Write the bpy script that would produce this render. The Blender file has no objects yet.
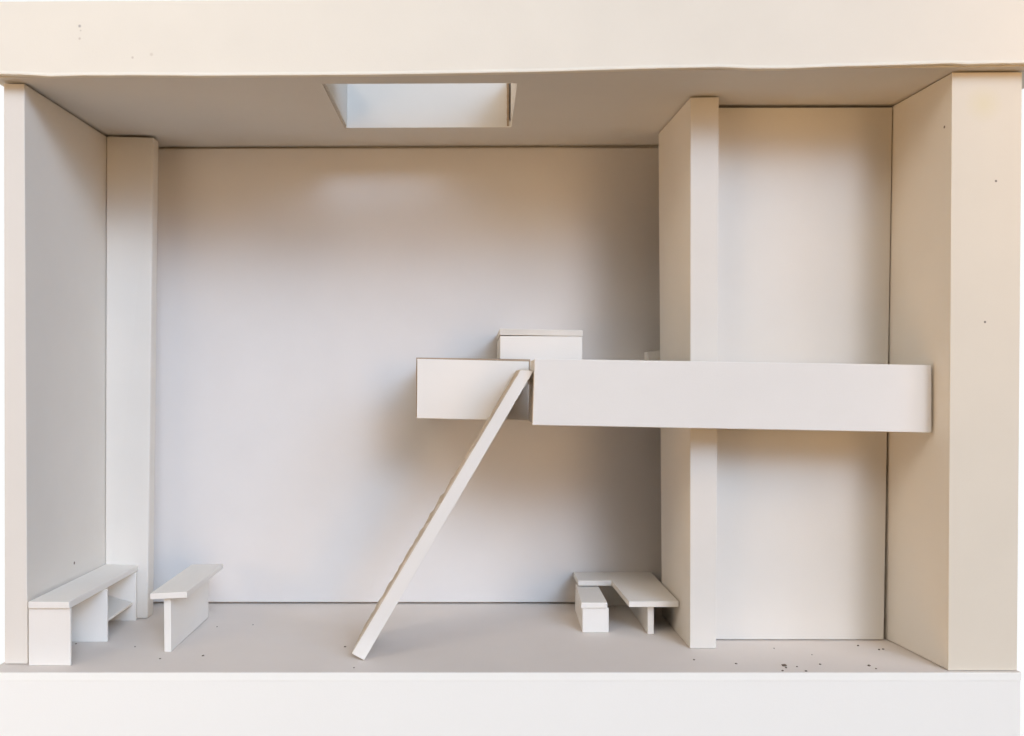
import bpy, bmesh, math, random
from mathutils import Vector

# A handmade white card model of a two-storey room, open at the front, about 40 cm tall.
# Lengths are written in small units U (0.669 mm); floor is z = 0, the eye stands at z = 286 U.
U = 0.000669
EYE = 286.0
F = 900.0
random.seed(7)
C = bpy.context.scene.collection

# ------------------------------------------------------------------ materials
def board_material(name, col, rough=0.85, mottling=0.03, specks=None, blotch=None):
    m = bpy.data.materials.new(name)
    m.use_nodes = True
    nt = m.node_tree
    b = nt.nodes['Principled BSDF']
    b.inputs['Roughness'].default_value = rough
    b.inputs['Specular IOR Level'].default_value = 0.18
    tc = nt.nodes.new('ShaderNodeTexCoord')
    n1 = nt.nodes.new('ShaderNodeTexNoise')
    n1.inputs['Scale'].default_value = 22
    n1.inputs['Detail'].default_value = 5
    nt.links.new(tc.outputs['Object'], n1.inputs['Vector'])
    r1 = nt.nodes.new('ShaderNodeMapRange')
    r1.inputs['From Min'].default_value = 0.3
    r1.inputs['From Max'].default_value = 0.7
    r1.inputs['To Min'].default_value = 1 - mottling
    r1.inputs['To Max'].default_value = 1
    nt.links.new(n1.outputs['Fac'], r1.inputs['Value'])
    hs = nt.nodes.new('ShaderNodeMix')
    hs.data_type = 'RGBA'
    hs.blend_type = 'MULTIPLY'
    hs.inputs['Factor'].default_value = 1
    hs.inputs['A'].default_value = (*col, 1)
    nt.links.new(r1.outputs['Result'], hs.inputs['B'])
    out = hs.outputs['Result']
    # fine paper grain as bump
    n2 = nt.nodes.new('ShaderNodeTexNoise')
    n2.inputs['Scale'].default_value = 900
    n2.inputs['Detail'].default_value = 3
    nt.links.new(tc.outputs['Object'], n2.inputs['Vector'])
    n3 = nt.nodes.new('ShaderNodeTexNoise')
    n3.inputs['Scale'].default_value = 16
    n3.inputs['Detail'].default_value = 2
    nt.links.new(tc.outputs['Object'], n3.inputs['Vector'])
    bp = nt.nodes.new('ShaderNodeBump')
    bp.inputs['Strength'].default_value = 0.12
    bp.inputs['Distance'].default_value = 0.0004
    nt.links.new(n2.outputs['Fac'], bp.inputs['Height'])
    bq = nt.nodes.new('ShaderNodeBump')
    bq.inputs['Strength'].default_value = 0.15
    bq.inputs['Distance'].default_value = 0.002
    nt.links.new(n3.outputs['Fac'], bq.inputs['Height'])
    nt.links.new(bp.outputs['Normal'], bq.inputs['Normal'])
    nt.links.new(bq.outputs['Normal'], b.inputs['Normal'])
    # specks: small marks at given points (object space, metres) that stay on the card
    for (p, r, c) in (specks or []):
        d = nt.nodes.new('ShaderNodeVectorMath')
        d.operation = 'DISTANCE'
        d.inputs[1].default_value = p
        nt.links.new(tc.outputs['Object'], d.inputs[0])
        mr = nt.nodes.new('ShaderNodeMapRange')
        mr.inputs['From Min'].default_value = r * (0.6 if r < .004 else 0.1)
        mr.inputs['From Max'].default_value = r * (1.2 if r < .004 else 1.7)
        mr.inputs['To Min'].default_value = 1
        mr.inputs['To Max'].default_value = 0
        nt.links.new(d.outputs['Value'], mr.inputs['Value'])
        mx = nt.nodes.new('ShaderNodeMix')
        mx.data_type = 'RGBA'
        mx.inputs['B'].default_value = (*c, 1)
        nt.links.new(mr.outputs['Result'], mx.inputs['Factor'])
        nt.links.new(out, mx.inputs['A'])
        out = mx.outputs['Result']
    nt.links.new(out, b.inputs['Base Color'])
    return m

WHITE = (0.77, 0.716, 0.632)
BRIGHT = (0.83, 0.785, 0.71)
AGED = (0.785, 0.70, 0.558)
GREY = (0.16, 0.12, 0.09)
def pt(px, py, s):
    """a spot (u-units) on the card seen at px,py at relative scale s, in metres"""
    return ((px-475)/s*U, F/s*U, (EYE-(py-384)/s)*U)

M_white = board_material('white_card', WHITE)
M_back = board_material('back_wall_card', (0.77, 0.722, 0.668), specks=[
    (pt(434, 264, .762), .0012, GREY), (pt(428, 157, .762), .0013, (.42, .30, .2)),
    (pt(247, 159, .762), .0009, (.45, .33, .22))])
M_left = board_material('left_wall_card', WHITE, specks=[
    ((-453.6*U, F/.883*U, (EYE-(563-384)/.883)*U), .0012, GREY)])
M_right = board_material('right_wall_card', WHITE, specks=[
    (pt(944, 127, .99), .0010, GREY)])
M_front = board_material('aged_card', AGED, specks=[
    (pt(996, 181, 1.0035), .0008, GREY),
    (pt(985, 322, 1.0035), .0008, GREY), (pt(984, 104, 1.0035), .008, (0.76, 0.67, 0.475))])
M_header = board_material('header_card', (0.87, 0.80, 0.668), specks=[
    (pt(79, 25.5, 1.006), .0013, (.35, .3, .26)), (pt(80, 30, 1.006), .0010, (.5, .42, .33)),
    (pt(79, 38, 1.006), .0012, (.58, .49, .38)), (pt(132, 57, 1.007), .0012, (.58, .49, .38)),
    (pt(151, 54, 1.007), .0014, (.74, .66, .53))])
M_alcove = board_material('alcove_card', WHITE, specks=[
    (pt(782, 606, .888), .0013, (.5, .46, .42)), (pt(742, 634, .888), .0010, (.45, .4, .36))])
M_floor = board_material('floor_card', (0.775, 0.703, 0.63))
M_bench = board_material('bench_card', BRIGHT)
M_base = board_material('base_card', (0.955, 0.93, 0.845), mottling=0.004)
M_strip = board_material('base_edge_card', (0.98, 0.96, 0.87), mottling=0.004)
M_tan = board_material('raw_card_edge', (0.46, 0.34, 0.23), mottling=0.25)
M_pale = board_material('cut_card_edge', (0.80, 0.74, 0.65), mottling=0.2)
M_torn = board_material('torn_card', (0.68, 0.575, 0.44), mottling=0.3)
M_crumb = board_material('crumb', (0.2, 0.15, 0.11), mottling=0.3)

# ------------------------------------------------------------------ mesh helpers
def link(name, verts, faces, mat, parent=None, bevel=0.0, mats=None, fmat=None):
    me = bpy.data.meshes.new(name)
    bm = bmesh.new()
    vs = [bm.verts.new(Vector(v) * U) for v in verts]
    for i, f in enumerate(faces):
        fc = bm.faces.new([vs[k] for k in f])
        if fmat:
            fc.material_index = fmat[i]
    bmesh.ops.recalc_face_normals(bm, faces=bm.faces)
    if bevel:
        bmesh.ops.bevel(bm, geom=list(bm.edges), offset=bevel * U, segments=2, affect='EDGES', profile=0.5)
    bm.to_mesh(me)
    bm.free()
    for mm in (mats or [mat]):
        me.materials.append(mm)
    o = bpy.data.objects.new(name, me)
    C.objects.link(o)
    if parent:
        o.parent = parent
        o.matrix_parent_inverse = parent.matrix_world.inverted()
    return o

HEX = [(0, 1, 2, 3), (7, 6, 5, 4), (0, 4, 5, 1), (1, 5, 6, 2), (2, 6, 7, 3), (3, 7, 4, 0)]
def hexa(name, c, mat, parent=None, bevel=0.5, **k):
    """c: bottom ring of four corners, then top ring of four"""
    return link(name, c, HEX, mat, parent, bevel, **k)

def box(name, x0, x1, y0, y1, z0, z1, mat, parent=None, bevel=0.5, **k):
    return hexa(name, [(x0, y0, z0), (x1, y0, z0), (x1, y1, z0), (x0, y1, z0),
                       (x0, y0, z1), (x1, y0, z1), (x1, y1, z1), (x0, y1, z1)], mat, parent, bevel, **k)

def prism(name, poly, z0, z1, mat, parent=None, bevel=0.5):
    """poly in plan (x, y), extruded from z0 to z1"""
    n = len(poly)
    v = [(x, y, z0) for x, y in poly] + [(x, y, z1) for x, y in poly]
    f = [tuple(range(n)), tuple(range(n, 2*n))] + [(i, (i+1) % n, n+(i+1) % n, n+i) for i in range(n)]
    return link(name, v, f, mat, parent, bevel)

def empty(name, x, y, z):
    o = bpy.data.objects.new(name, None)
    o.empty_display_size = 0.01
    o.location = (x*U, y*U, z*U)
    C.objects.link(o)
    bpy.context.view_layer.update()
    return o

def tag(o, label, cat=None, group=None, kind=None):
    o['label'] = label
    if cat: o['category'] = cat
    if group: o['group'] = group
    if kind: o['kind'] = kind
    return o

def struct(o, label=None):
    o['kind'] = 'structure'
    if label: o['label'] = label
    return o

def S(s):
    return F / s

def ceil_z(x):
    return 594.0 + (x + 457) / 932 * 4.0

# ------------------------------------------------------------------ the shell
YB = S(.770)                     # back wall face
# floor board
def floor_mesh():
    v, f = [], []
    # top slab with a low lip behind the back wall so the joint reads dark
    prof = [(892.8, 0), (YB+9, 0), (YB+9, 22), (YB+17, 22), (YB+17, -7.5), (892.8, -7.5)]
    n = len(prof)
    for x in (-484.0, 541.5):
        for (y, z) in prof:
            v.append((x, y, z))
    f = [tuple(range(n)), tuple(range(n, 2*n))] + [(i, (i+1) % n, n+(i+1) % n, n+i) for i in range(n)]
    return v, f
v, f = floor_mesh()
struct(link('floor', v, f, M_floor), 'pale card floor of the model strewn with crumbs')

# base front board: bright white strip along the bottom
base = box('trim_base', -486, 540.5, 892.0, 898.6, -110, -7.7, M_base, bevel=0.3)
struct(base, 'plain white front board under the floor')
box('edge_strip', -486, 540.5, 891.5, 892.7, -8, -.1, M_strip, base, .2)['label'] = 'brighter white top strip'

# ceiling board with the square skylight opening, lip at the rear
def ceiling_mesh():
    hx0, hx1, hy0, hy1 = -157.5, 43.6, 928.0, 1087.0
    xs = [-488, hx0, hx1, 580]
    def front(x):
        t = (x + 486) / 1034
        return 905 - t * 20
    ys = [None, hy0, hy1, YB+9]
    v, idx = [], {}
    for lay, dz in ((0, 0.0), (1, 8.0)):
        for i, x in enumerate(xs):
            for j, y in enumerate(ys):
                yy = front(x) if y is None else y
                idx[(lay, i, j)] = len(v)
                v.append((x, yy, ceil_z(x) + dz))
    f = []
    for lay in (0, 1):
        for i in range(3):
            for j in range(3):
                if (i, j) == (1, 1):
                    continue
                f.append((idx[(lay, i, j)], idx[(lay, i+1, j)], idx[(lay, i+1, j+1)], idx[(lay, i, j+1)]))
    def side(a, b):
        f.append((idx[(0, *a)], idx[(0, *b)], idx[(1, *b)], idx[(1, *a)]))
    for i in range(3):
        side((i, 0), (i+1, 0))
        side((i, 3), (i+1, 3))
        side((0, i), (0, i+1))
        side((3, i), (3, i+1))
    side((1, 1), (2, 1)); side((1, 2), (2, 2)); side((1, 1), (1, 2)); side((2, 1), (2, 2))
    return v, f
v, f = ceiling_mesh()
struct(link('ceiling', v, f, M_white), 'shaded card ceiling with a rectangular skylight cut in it')
struct(box('ceiling_lip', -488, 580, YB+9.05, YB+17, 560, 605, M_white, bevel=0), 'unseen rear lip added to the ceiling')  # added behind the back wall so the gap under the ceiling stays dark

# skylight shaft rising above the ceiling: four upright boards, open at the top
zt = 655
sk = empty('window_skylight', -57, 1014, 602)
struct(sk, 'white skylight shaft rising above the ceiling opening')
box('shaft_back', -154.5, 39.8, 1087.5, 1095, 596.5, zt, M_white, sk, .4)
box('shaft_side', -165.5, -154.6, 926, 1095, 597.0, zt, M_white, sk, .4)
hexa('shaft_side', [(43.4, 922, 604.5), (50, 922, 604.5), (50, 1095, 604.5), (43.0, 1095, 604.5),
                    (43.6, 922, zt), (50, 922, zt), (50, 1095, zt), (43.2, 1095, zt)], M_white, sk, .4)
box('shaft_front', -154.5, 43, 919.5, 927, 603.8, zt-8, M_white, sk, .4)
box('shaft_corner', 36, 50, 1095.2, 1099, 604.5, zt, M_white, sk, .3)
# torn raw edge of the shaft's back board, at its corner
vv, ff = [], []
n = 14
for i in range(n+1):
    z = 597.5 + (zt-599)*i/n
    w = 1.2 + 2.2*random.random()
    vv += [(39.0 - w*.3, 1086.6, z), (40.2+w*.4, 1086.6, z), (40.2+w*.4, 1091, z), (39.0-w*.3, 1091, z)]
for i in range(n):
    a = 4*i
    for k in range(4):
        ff.append((a+k, a+(k+1) % 4, a+4+(k+1) % 4, a+4+k))
ff += [(0, 1, 2, 3), (4*n, 4*n+1, 4*n+2, 4*n+3)]
link('torn_edge', vv, ff, M_tan, sk)['label'] = 'torn brown raw edge in the corner'

# header board across the top front: slightly bowed bottom edge
def header_mesh():
    knots = [(0, 74.5), (25, 75.5), (50, 77.2), (85, 76.2), (110, 76.4), (130, 76.0), (200, 76.6), (300, 76), (380, 75.4),
             (450, 74.2), (540, 72.6), (640, 69.6), (680, 68.8), (720, 68), (750, 69.3), (785, 69.4), (830, 67.6),
             (900, 65.8), (950, 64.2), (968, 65.0), (1000, 64.2), (1060, 63.6)]
    v, f = [], []
    n = len(knots)
    def dpt(px):
        s = 1.003 + .019 * px / 1024
        return s
    for (px, py) in knots:
        s = dpt(px)
        x, z = (px-475)/s, EYE - (py-1.0-384)/s
        if px == 0: x -= 14
        
        topy = 1.6 - 2.2*min(1, px/420)
        ztop = EYE - (topy-384)/s
        y = S(s)
        v += [(x, y, z+3.2), (x, y-.9, z+1.0), (x, y-.8, z-.3), (x, y+.3, z-.9), (x, y+7.5, z+0.2), (x, y+7.5, ztop), (x, y, ztop)]
    for i in range(n-1):
        a, b = 7*i, 7*i+7
        for k in range(7):
            f.append((a+k, a+(k+1) % 7, b+(k+1) % 7, b+k))
    f += [tuple(range(7)), tuple(range(7*(n-1), 7*n))]
    return v, f
v, f = header_mesh()
struct(link('trim_header', v, f, M_header), 'broad cream card header across the top of the model')

# left wall: inner face and front edge
struct(hexa('wall_left', [(-479.2, 917.2, .8), (-456.0, 917.2, .8), (-448, YB+8, .2), (-480, YB+8, .2),
                          (-480.2, 917.2, 592.0), (-459.2, 917.2, 592.0), (-454.3, YB+8, 591.8), (-481, YB+8, 592)], M_left, bevel=.6),
       'grey shaded side wall beside the long bench')
# back wall
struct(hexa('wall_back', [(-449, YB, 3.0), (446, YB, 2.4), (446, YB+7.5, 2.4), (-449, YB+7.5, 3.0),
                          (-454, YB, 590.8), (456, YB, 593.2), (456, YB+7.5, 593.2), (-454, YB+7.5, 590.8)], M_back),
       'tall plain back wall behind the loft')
# corner column standing in front of the back wall
struct(hexa('column', [(-450.4, S(.822), .6), (-398.6, S(.8215), .6), (-398.8, S(.806), .6), (-450.4, S(.806), .6),
                       (-455.0, S(.810), 592.2), (-398.0, S(.808), 591.0), (-397.6, S(.795), 591.2), (-455.0, S(.795), 592.3)],
            M_white, bevel=1.6), 'upright card column in the corner by the long bench')
# right wall with its broad front face
rw = struct(hexa('wall_right', [(471.6, 898.7, .6), (540, 898.7, .6), (540, YB+8, .4), (443, YB+8, .4),
                                (475.6, 898, 596.4), (545, 898, 596.6), (545, YB+8, 597), (452, YB+8, 595.5)], M_right, bevel=.8),
            'thick side wall with a broad cream front face')
hexa('front_sheet', [(471.4, 896.9, .6), (540, 896.9, .6), (540, 898, .6), (471.4, 898, .6),
                     (475.4, 896.9, 596.4), (545, 896.9, 596.6), (545, 897.8, 596.6), (475.4, 897.8, 596.4)], M_front, rw, .2)['label'] = 'yellowed front sheet'
# raw edge of the front sheet
vv, ff = [], []
n = 40
for i in range(n+1):
    z = 6 + 385*i/n
    w = 1.6 + .5*random.random() - .5*i/n
    xe = 539.6 + 5*z/596
    vv += [(xe, 903, z), (xe+.2+w, 903, z), (xe+.2+w, 909, z), (xe, 909, z)]
for i in range(n):
    a = 4*i
    for k in range(4):
        ff.append((a+k, a+(k+1) % 4, a+4+(k+1) % 4, a+4+k))
ff += [(0, 1, 2, 3), (4*n, 4*n+1, 4*n+2, 4*n+3)]
link('raw_edge', vv, ff, M_tan, rw)['label'] = 'brown raw edge of the card'

# partition between the tall room and the alcove
struct(hexa('wall_partition', [(232.2, 972, .3), (260.4, 972, .3), (260.4, S(.808), .3), (231.2, S(.808), .3),
                               (232.4, S(.9275), 595.0), (262.9, S(.9275), 595.4), (262.9, S(.81), 595.2), (226.5, S(.81), 594.8)],
            M_white, bevel=.6), 'upright partition with a pale narrow front face, crossed by the loft')
# recessed panel at the back of the alcove
YA = S(.897)
struct(hexa('wall_alcove', [(252, YA, 1.2), (455.6, YA, 1.0), (455.6, YA+7.5, 1.0), (252, YA+7.5, 1.2),
                            (252, YA, 594.0), (465.4, YA, 594.4), (465.4, YA+7.5, 594.4), (252, YA+7.5, 594.0)],
            M_alcove), 'pale recessed panel at the back of the alcove')

# ------------------------------------------------------------------ loft
loft = tag(empty('loft', 100, 1010, 245), 'white card loft with long front parapet crossing the partition', 'loft')
YL = S(.887)
# deck slab, notched round the partition
prism('deck', [(-60, YL+4), (69.5, YL+4), (69.5, 930.5), (452, 930.5), (452, 1001), (266, 1001), (266, 966), (225, 966), (225, 1116),
               (259, 1116), (259, YB-.5), (-60, YB-.5)], 249, 255.5, M_bench, loft, .3)
YP = 922
hexa('front_parapet', [(59.0, YP, 243.8), (467.9, YP, 236.1), (467.9, YP+7.5, 236.1), (59.0, YP+7.5, 243.8),
                       (61.1, YP, 311.9), (467.7, YP, 305.4), (467.7, YP+7.5, 305.4), (61.1, YP+7.5, 311.9)], M_bench, loft, .7)
hexa('return_panel', [(59.6, YP+7.6, 244.9), (67, YP+7.6, 244.9), (67, S(.9), 244.9), (59.9, S(.9), 244.9),
                      (61.6, YP+7.6, 311.6), (69, YP+7.6, 311.6), (69, S(.9), 311.6), (61.6, S(.9), 311.6)], M_bench, loft, .4)
lp = hexa('side_parapet', [(-65.7, YL, 247.3), (60.4, YL, 244.9), (60.4, YL+3.5, 244.9), (-65.7, YL+3.5, 247.3),
                           (-65.2, YL, 314.4), (60.6, YL, 311.4), (60.6, YL+3.5, 311.4), (-65.2, YL+3.5, 314.4)], M_bench, loft, .5)
bk = hexa('backing_board', [(-66.8, YL+3.6, 248.3), (61.6, YL+3.6, 246), (61.6, YL+8, 246), (-66.8, YL+8, 248.3),
                            (-66.5, YL+3.6, 316.0), (62.6, YL+3.6, 314.0), (62.6, YL+8, 314.0), (-66.5, YL+8, 316.0)], M_tan, lp, .3)
bk['label'] = 'brown raw card edge along the top'
box('gap_panel', 52, 69, YL+8.2, YL+12, 255.6, 309, M_bench, loft, .3)  # added behind the slot at the parapet's end to keep it dark
box('end_panel', -66, -59, YL+8.2, YB-.6, 249, 313, M_bench, loft, .4)

# closed box standing on the loft
bx = tag(empty('storage_box', 76, 1100, 255.5), 'white lidded box standing on the loft behind the parapet', 'box')
Y0 = S(.875)
box('body', 28.6, 122.6, Y0+.6, YB-3, 255.7, 340.8, M_bench, bx, .5)
hexa('lid', [(28, Y0-.4, 341.9), (123.4, Y0-.4, 340.6), (123.4, YB-2, 340.6), (28, YB-2, 341.9),
             (28, Y0-.4, 349), (123.2, Y0-.4, 346.9), (123.2, YB-2, 346.9), (28, YB-2, 349)], M_pale, bx, .5)
hexa('lid_facing', [(28.6, Y0-.2, 349.05), (122.6, Y0-.2, 346.95), (122.6, YB-3, 346.95), (28.6, YB-3, 349.05),
                    (28.6, Y0-.2, 349.6), (122.6, Y0-.2, 347.5), (122.6, YB-3, 347.5), (28.6, YB-3, 349.6)], M_bench, bx, 0)
tag(hexa('block', [(218.5, 1138, 255.7), (252, 1138, 255.7), (252, 1164, 255.7), (218.5, 1164, 255.7),
                   (218.5, 1138, 326.8), (252, 1138, 331.5), (252, 1164, 331.5), (218.5, 1164, 326.8)], M_bench, None, .6),
    'small pale block on the loft, peeping out behind the partition', 'block')

# ------------------------------------------------------------------ slanted stair
st = tag(empty('stair', -110, 960, 0), 'narrow white card stair leaning from the floor up to the loft', 'stair')
s0 = .967
def sp(px, py):
    return ((px-475)/s0, EYE - (py-384)/s0)
TL, TR, BR, BL = sp(520.6, 370.2), sp(533.4, 371), sp(364, 661.4), sp(351.8, 653.6)
BR = (BR[0], .25)
ya, yb = S(s0), S(s0) + 2.2
ring = [BL, BR, TR, TL]
link('stringer', [(x, ya, z) for x, z in ring] + [(x, yb, z) for x, z in ring], HEX, M_bench, st, .35)
# raw-edged core behind the facing, torn along its upper side
N = 60
ax, az = TL[0]-BL[0], TL[1]-BL[1]
L = math.hypot(ax, az)
nx, nz = -az/L, ax/L                     # points up and outward from the stair
if nz < 0: nx, nz = -nx, -nz
bx_, bz_ = BR[0]-BL[0], BR[1]-BL[1]
v, f = [], []
yc, yd = yb + .1, 1013.5
for i in range(N+1):
    t = i/N
    saw = 0.9*((i % 4)/3.0) if .08 < t < .75 else 0.2
    j = .5 + saw*.9 + random.uniform(-.35, .6)
    if .30 < t < .52: j += .5
    ux, uz = BL[0]+ax*t + nx*j, BL[1]+az*t + nz*j
    lx, lz = BR[0]+(TR[0]-BR[0])*t - nx*.0, BR[1]+(TR[1]-BR[1])*t
    lx, lz = lx + nx*.5, lz + nz*.5
    if i == 0: lz = max(lz, .3)
    v += [(ux, yc, uz), (lx, yc, lz), (lx, yd, lz), (ux, yd, uz)]
for i in range(N):
    a = 4*i
    for k in range(4):
        f.append((a+k, a+(k+1) % 4, a+4+(k+1) % 4, a+4+k))
f += [(0, 1, 2, 3), (4*N, 4*N+1, 4*N+2, 4*N+3)]
link('torn_core', v, f, M_torn, st)['label'] = 'tan torn card edge along the upper side'
# little tab gluing the stair to the loft
tag_o = box('glue_tab', 57.0, 60.3, 962, 970, 285.5, 291.5, M_bench, st, .8)

# ------------------------------------------------------------------ long bench against the side wall
lb = tag(empty('bench', -433, 1000, 0), 'long white bench with a low shelf, against the side wall', 'bench')
hexa('seat', [(-452.3, S(.988), 58.6), (-410.4, S(.988), 58.6), (-410.5, S(.818), 58.6), (-450.6, S(.818), 59.4),
              (-452.3, S(.988), 65.6), (-410.9, S(.988), 65.6), (-410.5, S(.818), 65.4), (-450.6, S(.818), 66.4)], M_bench, lb, .6)
def support(s, x1, top):
    return box('support', -453.2 if s > .95 else -451.5, x1, S(s), S(s)+3, .2, top, M_bench, lb, .4)
support(.985, -410.6, 58.4)
support(.902, -407.8, 58.4)
support(.828, -409.6, 58.4)
hexa('shelf', [(-451.5, S(.902)+3.2, 29.5), (-408.4, S(.902)+3.2, 21.5), (-413.3, S(.829), 20), (-451, S(.829), 27),
               (-451.5, S(.902)+3.2, 36.0), (-408.4, S(.902)+3.2, 24), (-413.3, S(.829), 22.5), (-451, S(.829), 33.5)], M_bench, lb, .4)

# ------------------------------------------------------------------ T-shaped table
tt = tag(empty('table', -327, 1030, 0), 'white table on one upright panel, standing free near the corner column', 'table')
hexa('tabletop', [(-343.8, S(.945), 57.8), (-304.8, S(.945), 59.8), (-308.6, S(.816), 60.0), (-347.2, S(.816), 59.2),
                  (-344.2, S(.945), 64.0), (-304.8, S(.945), 66.4), (-308.6, S(.816), 65.6), (-347.2, S(.816), 65.0)], M_bench, tt, .6)
hexa('leg', [(-331.6, S(.9375), .15), (-324.1, S(.9375), .15), (-325.6, S(.818), 1.0), (-333, S(.818), 1.0),
             (-332.0, S(.9375), 58.0), (-324.5, S(.9375), 58.2), (-326.0, S(.818), 59.2), (-333.4, S(.818), 59.1)], M_bench, tt, .5)

# ------------------------------------------------------------------ low L-shaped table and the bench beneath its wing
lt = tag(empty('low_table', 185, 1110, 0), 'low L-shaped white table tucked beside the partition', 'table')
lpoly = [(127.8, S(.7715)), (128.0, S(.8055)), (170, S(.8055)), (173.8, S(.886)), (229.8, S(.886)), (228.4, S(.7715))]
lz = [1.7, 1.3, 1.3, 0, 0, 1.7]
nn = len(lpoly)
link('tabletop', [(x, y, 34.2+d) for (x, y), d in zip(lpoly, lz)] + [(x, y, 40.6+d) for (x, y), d in zip(lpoly, lz)],
     [tuple(range(nn)), tuple(range(nn, 2*nn))] + [(i, (i+1) % nn, nn+(i+1) % nn, nn+i) for i in range(nn)], M_bench, lt, .4)
box('back_panel', 134, 226, S(.777), S(.777)+6, .2, 34.0, M_bench, lt, .4)
hexa('leg', [(197.3, S(.875), .15), (204.4, S(.875), .15), (204.4, S(.779), .15), (197.3, S(.779), .15),
             (197.3, S(.875), 34), (204.4, S(.875), 34), (204.4, S(.779), 34), (197.3, S(.779), 34)], M_bench, lt, .4)

sb = tag(empty('bench', 138, 1080, 0), 'short white bench sliding under the wing of the low table', 'bench')
hexa('seat', [(121.6, S(.871), 28.6), (152.0, S(.871), 28.6), (154.5, S(.79), 27.6), (127.3, S(.79), 27.6),
              (122.0, S(.871), 35.0), (152.0, S(.871), 35.0), (154.5, S(.79), 33.6), (127.3, S(.79), 33.6)], M_bench, sb, .5)
box('support', 123.6, 153.8, S(.8695), S(.8695)+7, .2, 28.4, M_bench, sb, .5)
hexa('side_panel', [(123.4, S(.8695)+7.2, .2), (129.5, S(.8695)+7.2, .2), (133.5, S(.79), .2), (126.5, S(.79), .2),
                    (123.2, S(.8695)+7.2, 28.4), (129.5, S(.8695)+7.2, 28.4), (133.5, S(.79), 27.4), (127.2, S(.79), 27.4)], M_bench, sb, .3)

# ------------------------------------------------------------------ crumbs on the floor
spots = [(784, 666, 2.4), (786, 668, 1.4), (736, 664, 1.4), (797, 667, 1.2), (806, 671.4, 1.3), (820, 664.6, 1.3), (858, 646, 1.5),
         (879, 650, 1.6), (883, 649.4, 1.2), (869, 666, 1.6), (876, 669, 1.3), (774, 648.6, 1.0), (694, 660, 1.2),
         (203, 656, 1.4), (160, 659, 1.1), (76, 644, 1.2), (135, 647, 1.0), (217, 627, 1.0), (782.5, 671, 1.2), (253, 625, 1.0),
         (812, 655, .8), (345, 647, 1.2), (354, 668, 1.0)]
cr0 = None
for i, (px, py, r) in enumerate(spots):
    s = (py-384)/EYE
    if cr0 is None:
        bm = bmesh.new()
        bmesh.ops.create_icosphere(bm, subdivisions=2, radius=U)
        for vv_ in bm.verts:
            vv_.co *= random.uniform(.75, 1.15)
            vv_.co.z *= .7
        me = bpy.data.meshes.new('crumb')
        bm.to_mesh(me); bm.free()
        me.materials.append(M_crumb)
        o = cr0 = bpy.data.objects.new('crumb', me)
    else:
        o = cr0.copy()
    C.objects.link(o)
    o.scale = (r*.8*random.uniform(.8, 1.5), r*.8*random.uniform(.8, 1.5), r*.7)
    o.rotation_euler = (0, 0, random.uniform(0, 3))
    o.location = ((px-475)/s*U, F/s*U, .5*r*.7*U)
    tag(o, 'tiny dark crumb lying on the pale floor', 'crumb', 'crumbs on the floor')

# ------------------------------------------------------------------ camera
cam = bpy.data.cameras.new('camera')
co = bpy.data.objects.new('camera', cam)
C.objects.link(co)
co.location = (0, 0, EYE*U)
co.rotation_euler = (math.pi/2, 0, 0)
cam.sensor_width = 36
cam.lens = 36*F/1024
cam.shift_x = (512-475)/1024
cam.shift_y = 16/1024
cam.clip_start = .01
bpy.context.scene.camera = co

# ------------------------------------------------------------------ light
sc = bpy.context.scene
w = bpy.data.worlds.new('studio')
sc.world = w
w.use_nodes = True
#LIGHT
# daylight round the model: bright windows and dimmer, warmer room seen as soft patches of the sky dome
# (azimuth towards the right of straight-ahead-behind-the-eye, elevation, tightness, radiance)
PATCHES = [
    (-50, -40, 30, [1.857, 1.188, 0.613]),
    (-70, -15, 30, [2.003, 1.282, 0.661]),
    (-70, 25, 30, [2.274, 2.161, 2.026]),
    (24, 0, 100, [9.532, 6.387, 3.65]),
    (48, 12, 100, [2.069, 2.868, 4.102]),
    (24, 24, 100, [14.664, 19.786, 27.724]),
    (48, 24, 100, [4.104, 5.689, 8.137]),
    (-36, 36, 100, [5.672, 5.275, 4.765]),
    (12, 36, 100, [3.519, 4.724, 6.593]),
    (12, 48, 100, [3.632, 2.75, 1.946]),
]
FILL_LAMPS = [  # unseen fill lights added near the model, colour and power fitted
    ((-300, 450, 850), 60, [0.7031, 0.6265, 0.5425]),
    ((750, 600, 560), 60, [0.6969, 0.446, 0.23]),
    ((-700, 250, 250), 100, [1.6627, 1.2866, 0.94]),
]
nt = w.node_tree
bg = nt.nodes['Background']
bg.inputs['Strength'].default_value = 1
tc = nt.nodes.new('ShaderNodeTexCoord')
sx = nt.nodes.new('ShaderNodeSeparateXYZ')
nt.links.new(tc.outputs['Generated'], sx.inputs[0])
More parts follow.
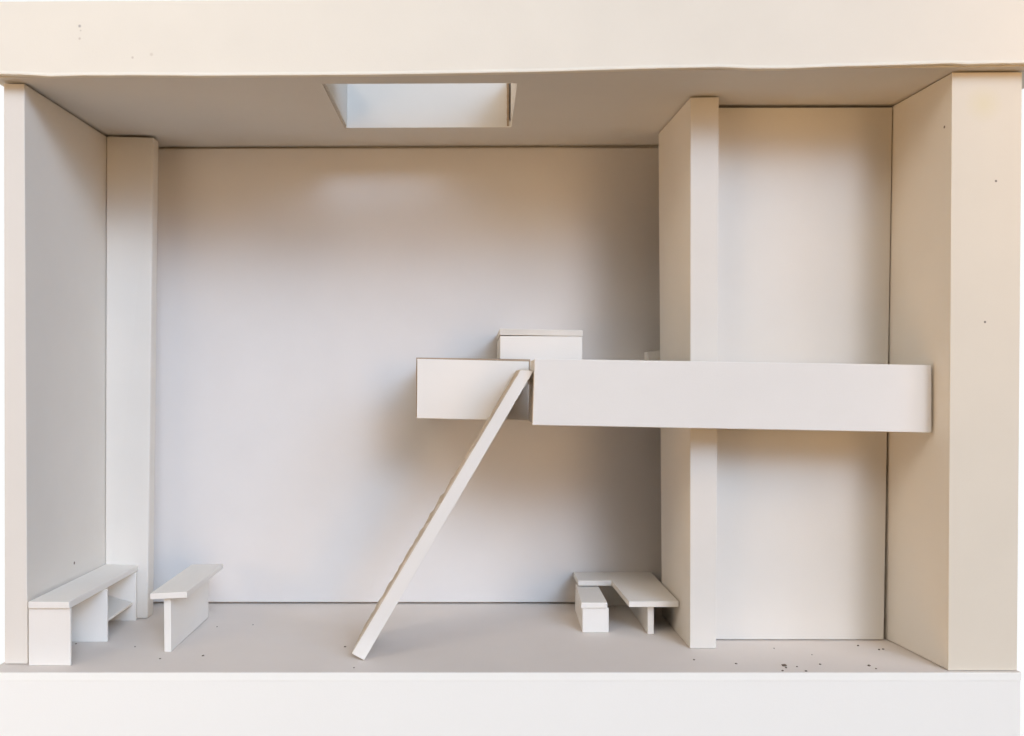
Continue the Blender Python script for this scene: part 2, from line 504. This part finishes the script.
mb = nt.nodes.new('ShaderNodeMapRange')          # the plain white backdrop beyond the model
mb.inputs['From Min'].default_value = 0.15
mb.inputs['From Max'].default_value = 0.3
nt.links.new(sx.outputs['Y'], mb.inputs['Value'])
acc = nt.nodes.new('ShaderNodeCombineXYZ')
for k in range(3):
    nt.links.new(mb.outputs['Result'], acc.inputs[k])
acc = acc.outputs[0]
for az, el, k, col in PATCHES:
    a, e = math.radians(az), math.radians(el)
    d = nt.nodes.new('ShaderNodeVectorMath'); d.operation = 'DOT_PRODUCT'
    d.inputs[1].default_value = (math.sin(a)*math.cos(e), -math.cos(a)*math.cos(e), math.sin(e))
    nt.links.new(tc.outputs['Generated'], d.inputs[0])
    m = nt.nodes.new('ShaderNodeMath'); m.operation = 'MULTIPLY_ADD'
    m.inputs[1].default_value = k; m.inputs[2].default_value = -k
    nt.links.new(d.outputs['Value'], m.inputs[0])
    x = nt.nodes.new('ShaderNodeMath'); x.operation = 'EXPONENT'
    nt.links.new(m.outputs[0], x.inputs[0])
    sc_ = nt.nodes.new('ShaderNodeVectorMath'); sc_.operation = 'SCALE'
    sc_.inputs[0].default_value = col
    nt.links.new(x.outputs[0], sc_.inputs['Scale'])
    ad = nt.nodes.new('ShaderNodeVectorMath'); ad.operation = 'ADD'
    nt.links.new(acc, ad.inputs[0]); nt.links.new(sc_.outputs[0], ad.inputs[1])
    acc = ad.outputs[0]
nt.links.new(acc, bg.inputs['Color'])
for p, r, col in FILL_LAMPS:
    Ld = bpy.data.lights.new('fill_lamp', 'POINT')
    mx_ = max(col)
    Ld.energy = mx_
    Ld.color = [c/mx_ for c in col]
    Ld.shadow_soft_size = r*U
    lo = bpy.data.objects.new('fill_lamp', Ld)
    C.objects.link(lo)
    lo.location = (p[0]*U, p[1]*U, p[2]*U)
#ENDLIGHT
sc.view_settings.view_transform = 'Standard'
sc.view_settings.look = 'None'
sc.view_settings.exposure = 0
sc.view_settings.gamma = 1
sc.view_settings.use_curve_mapping = False
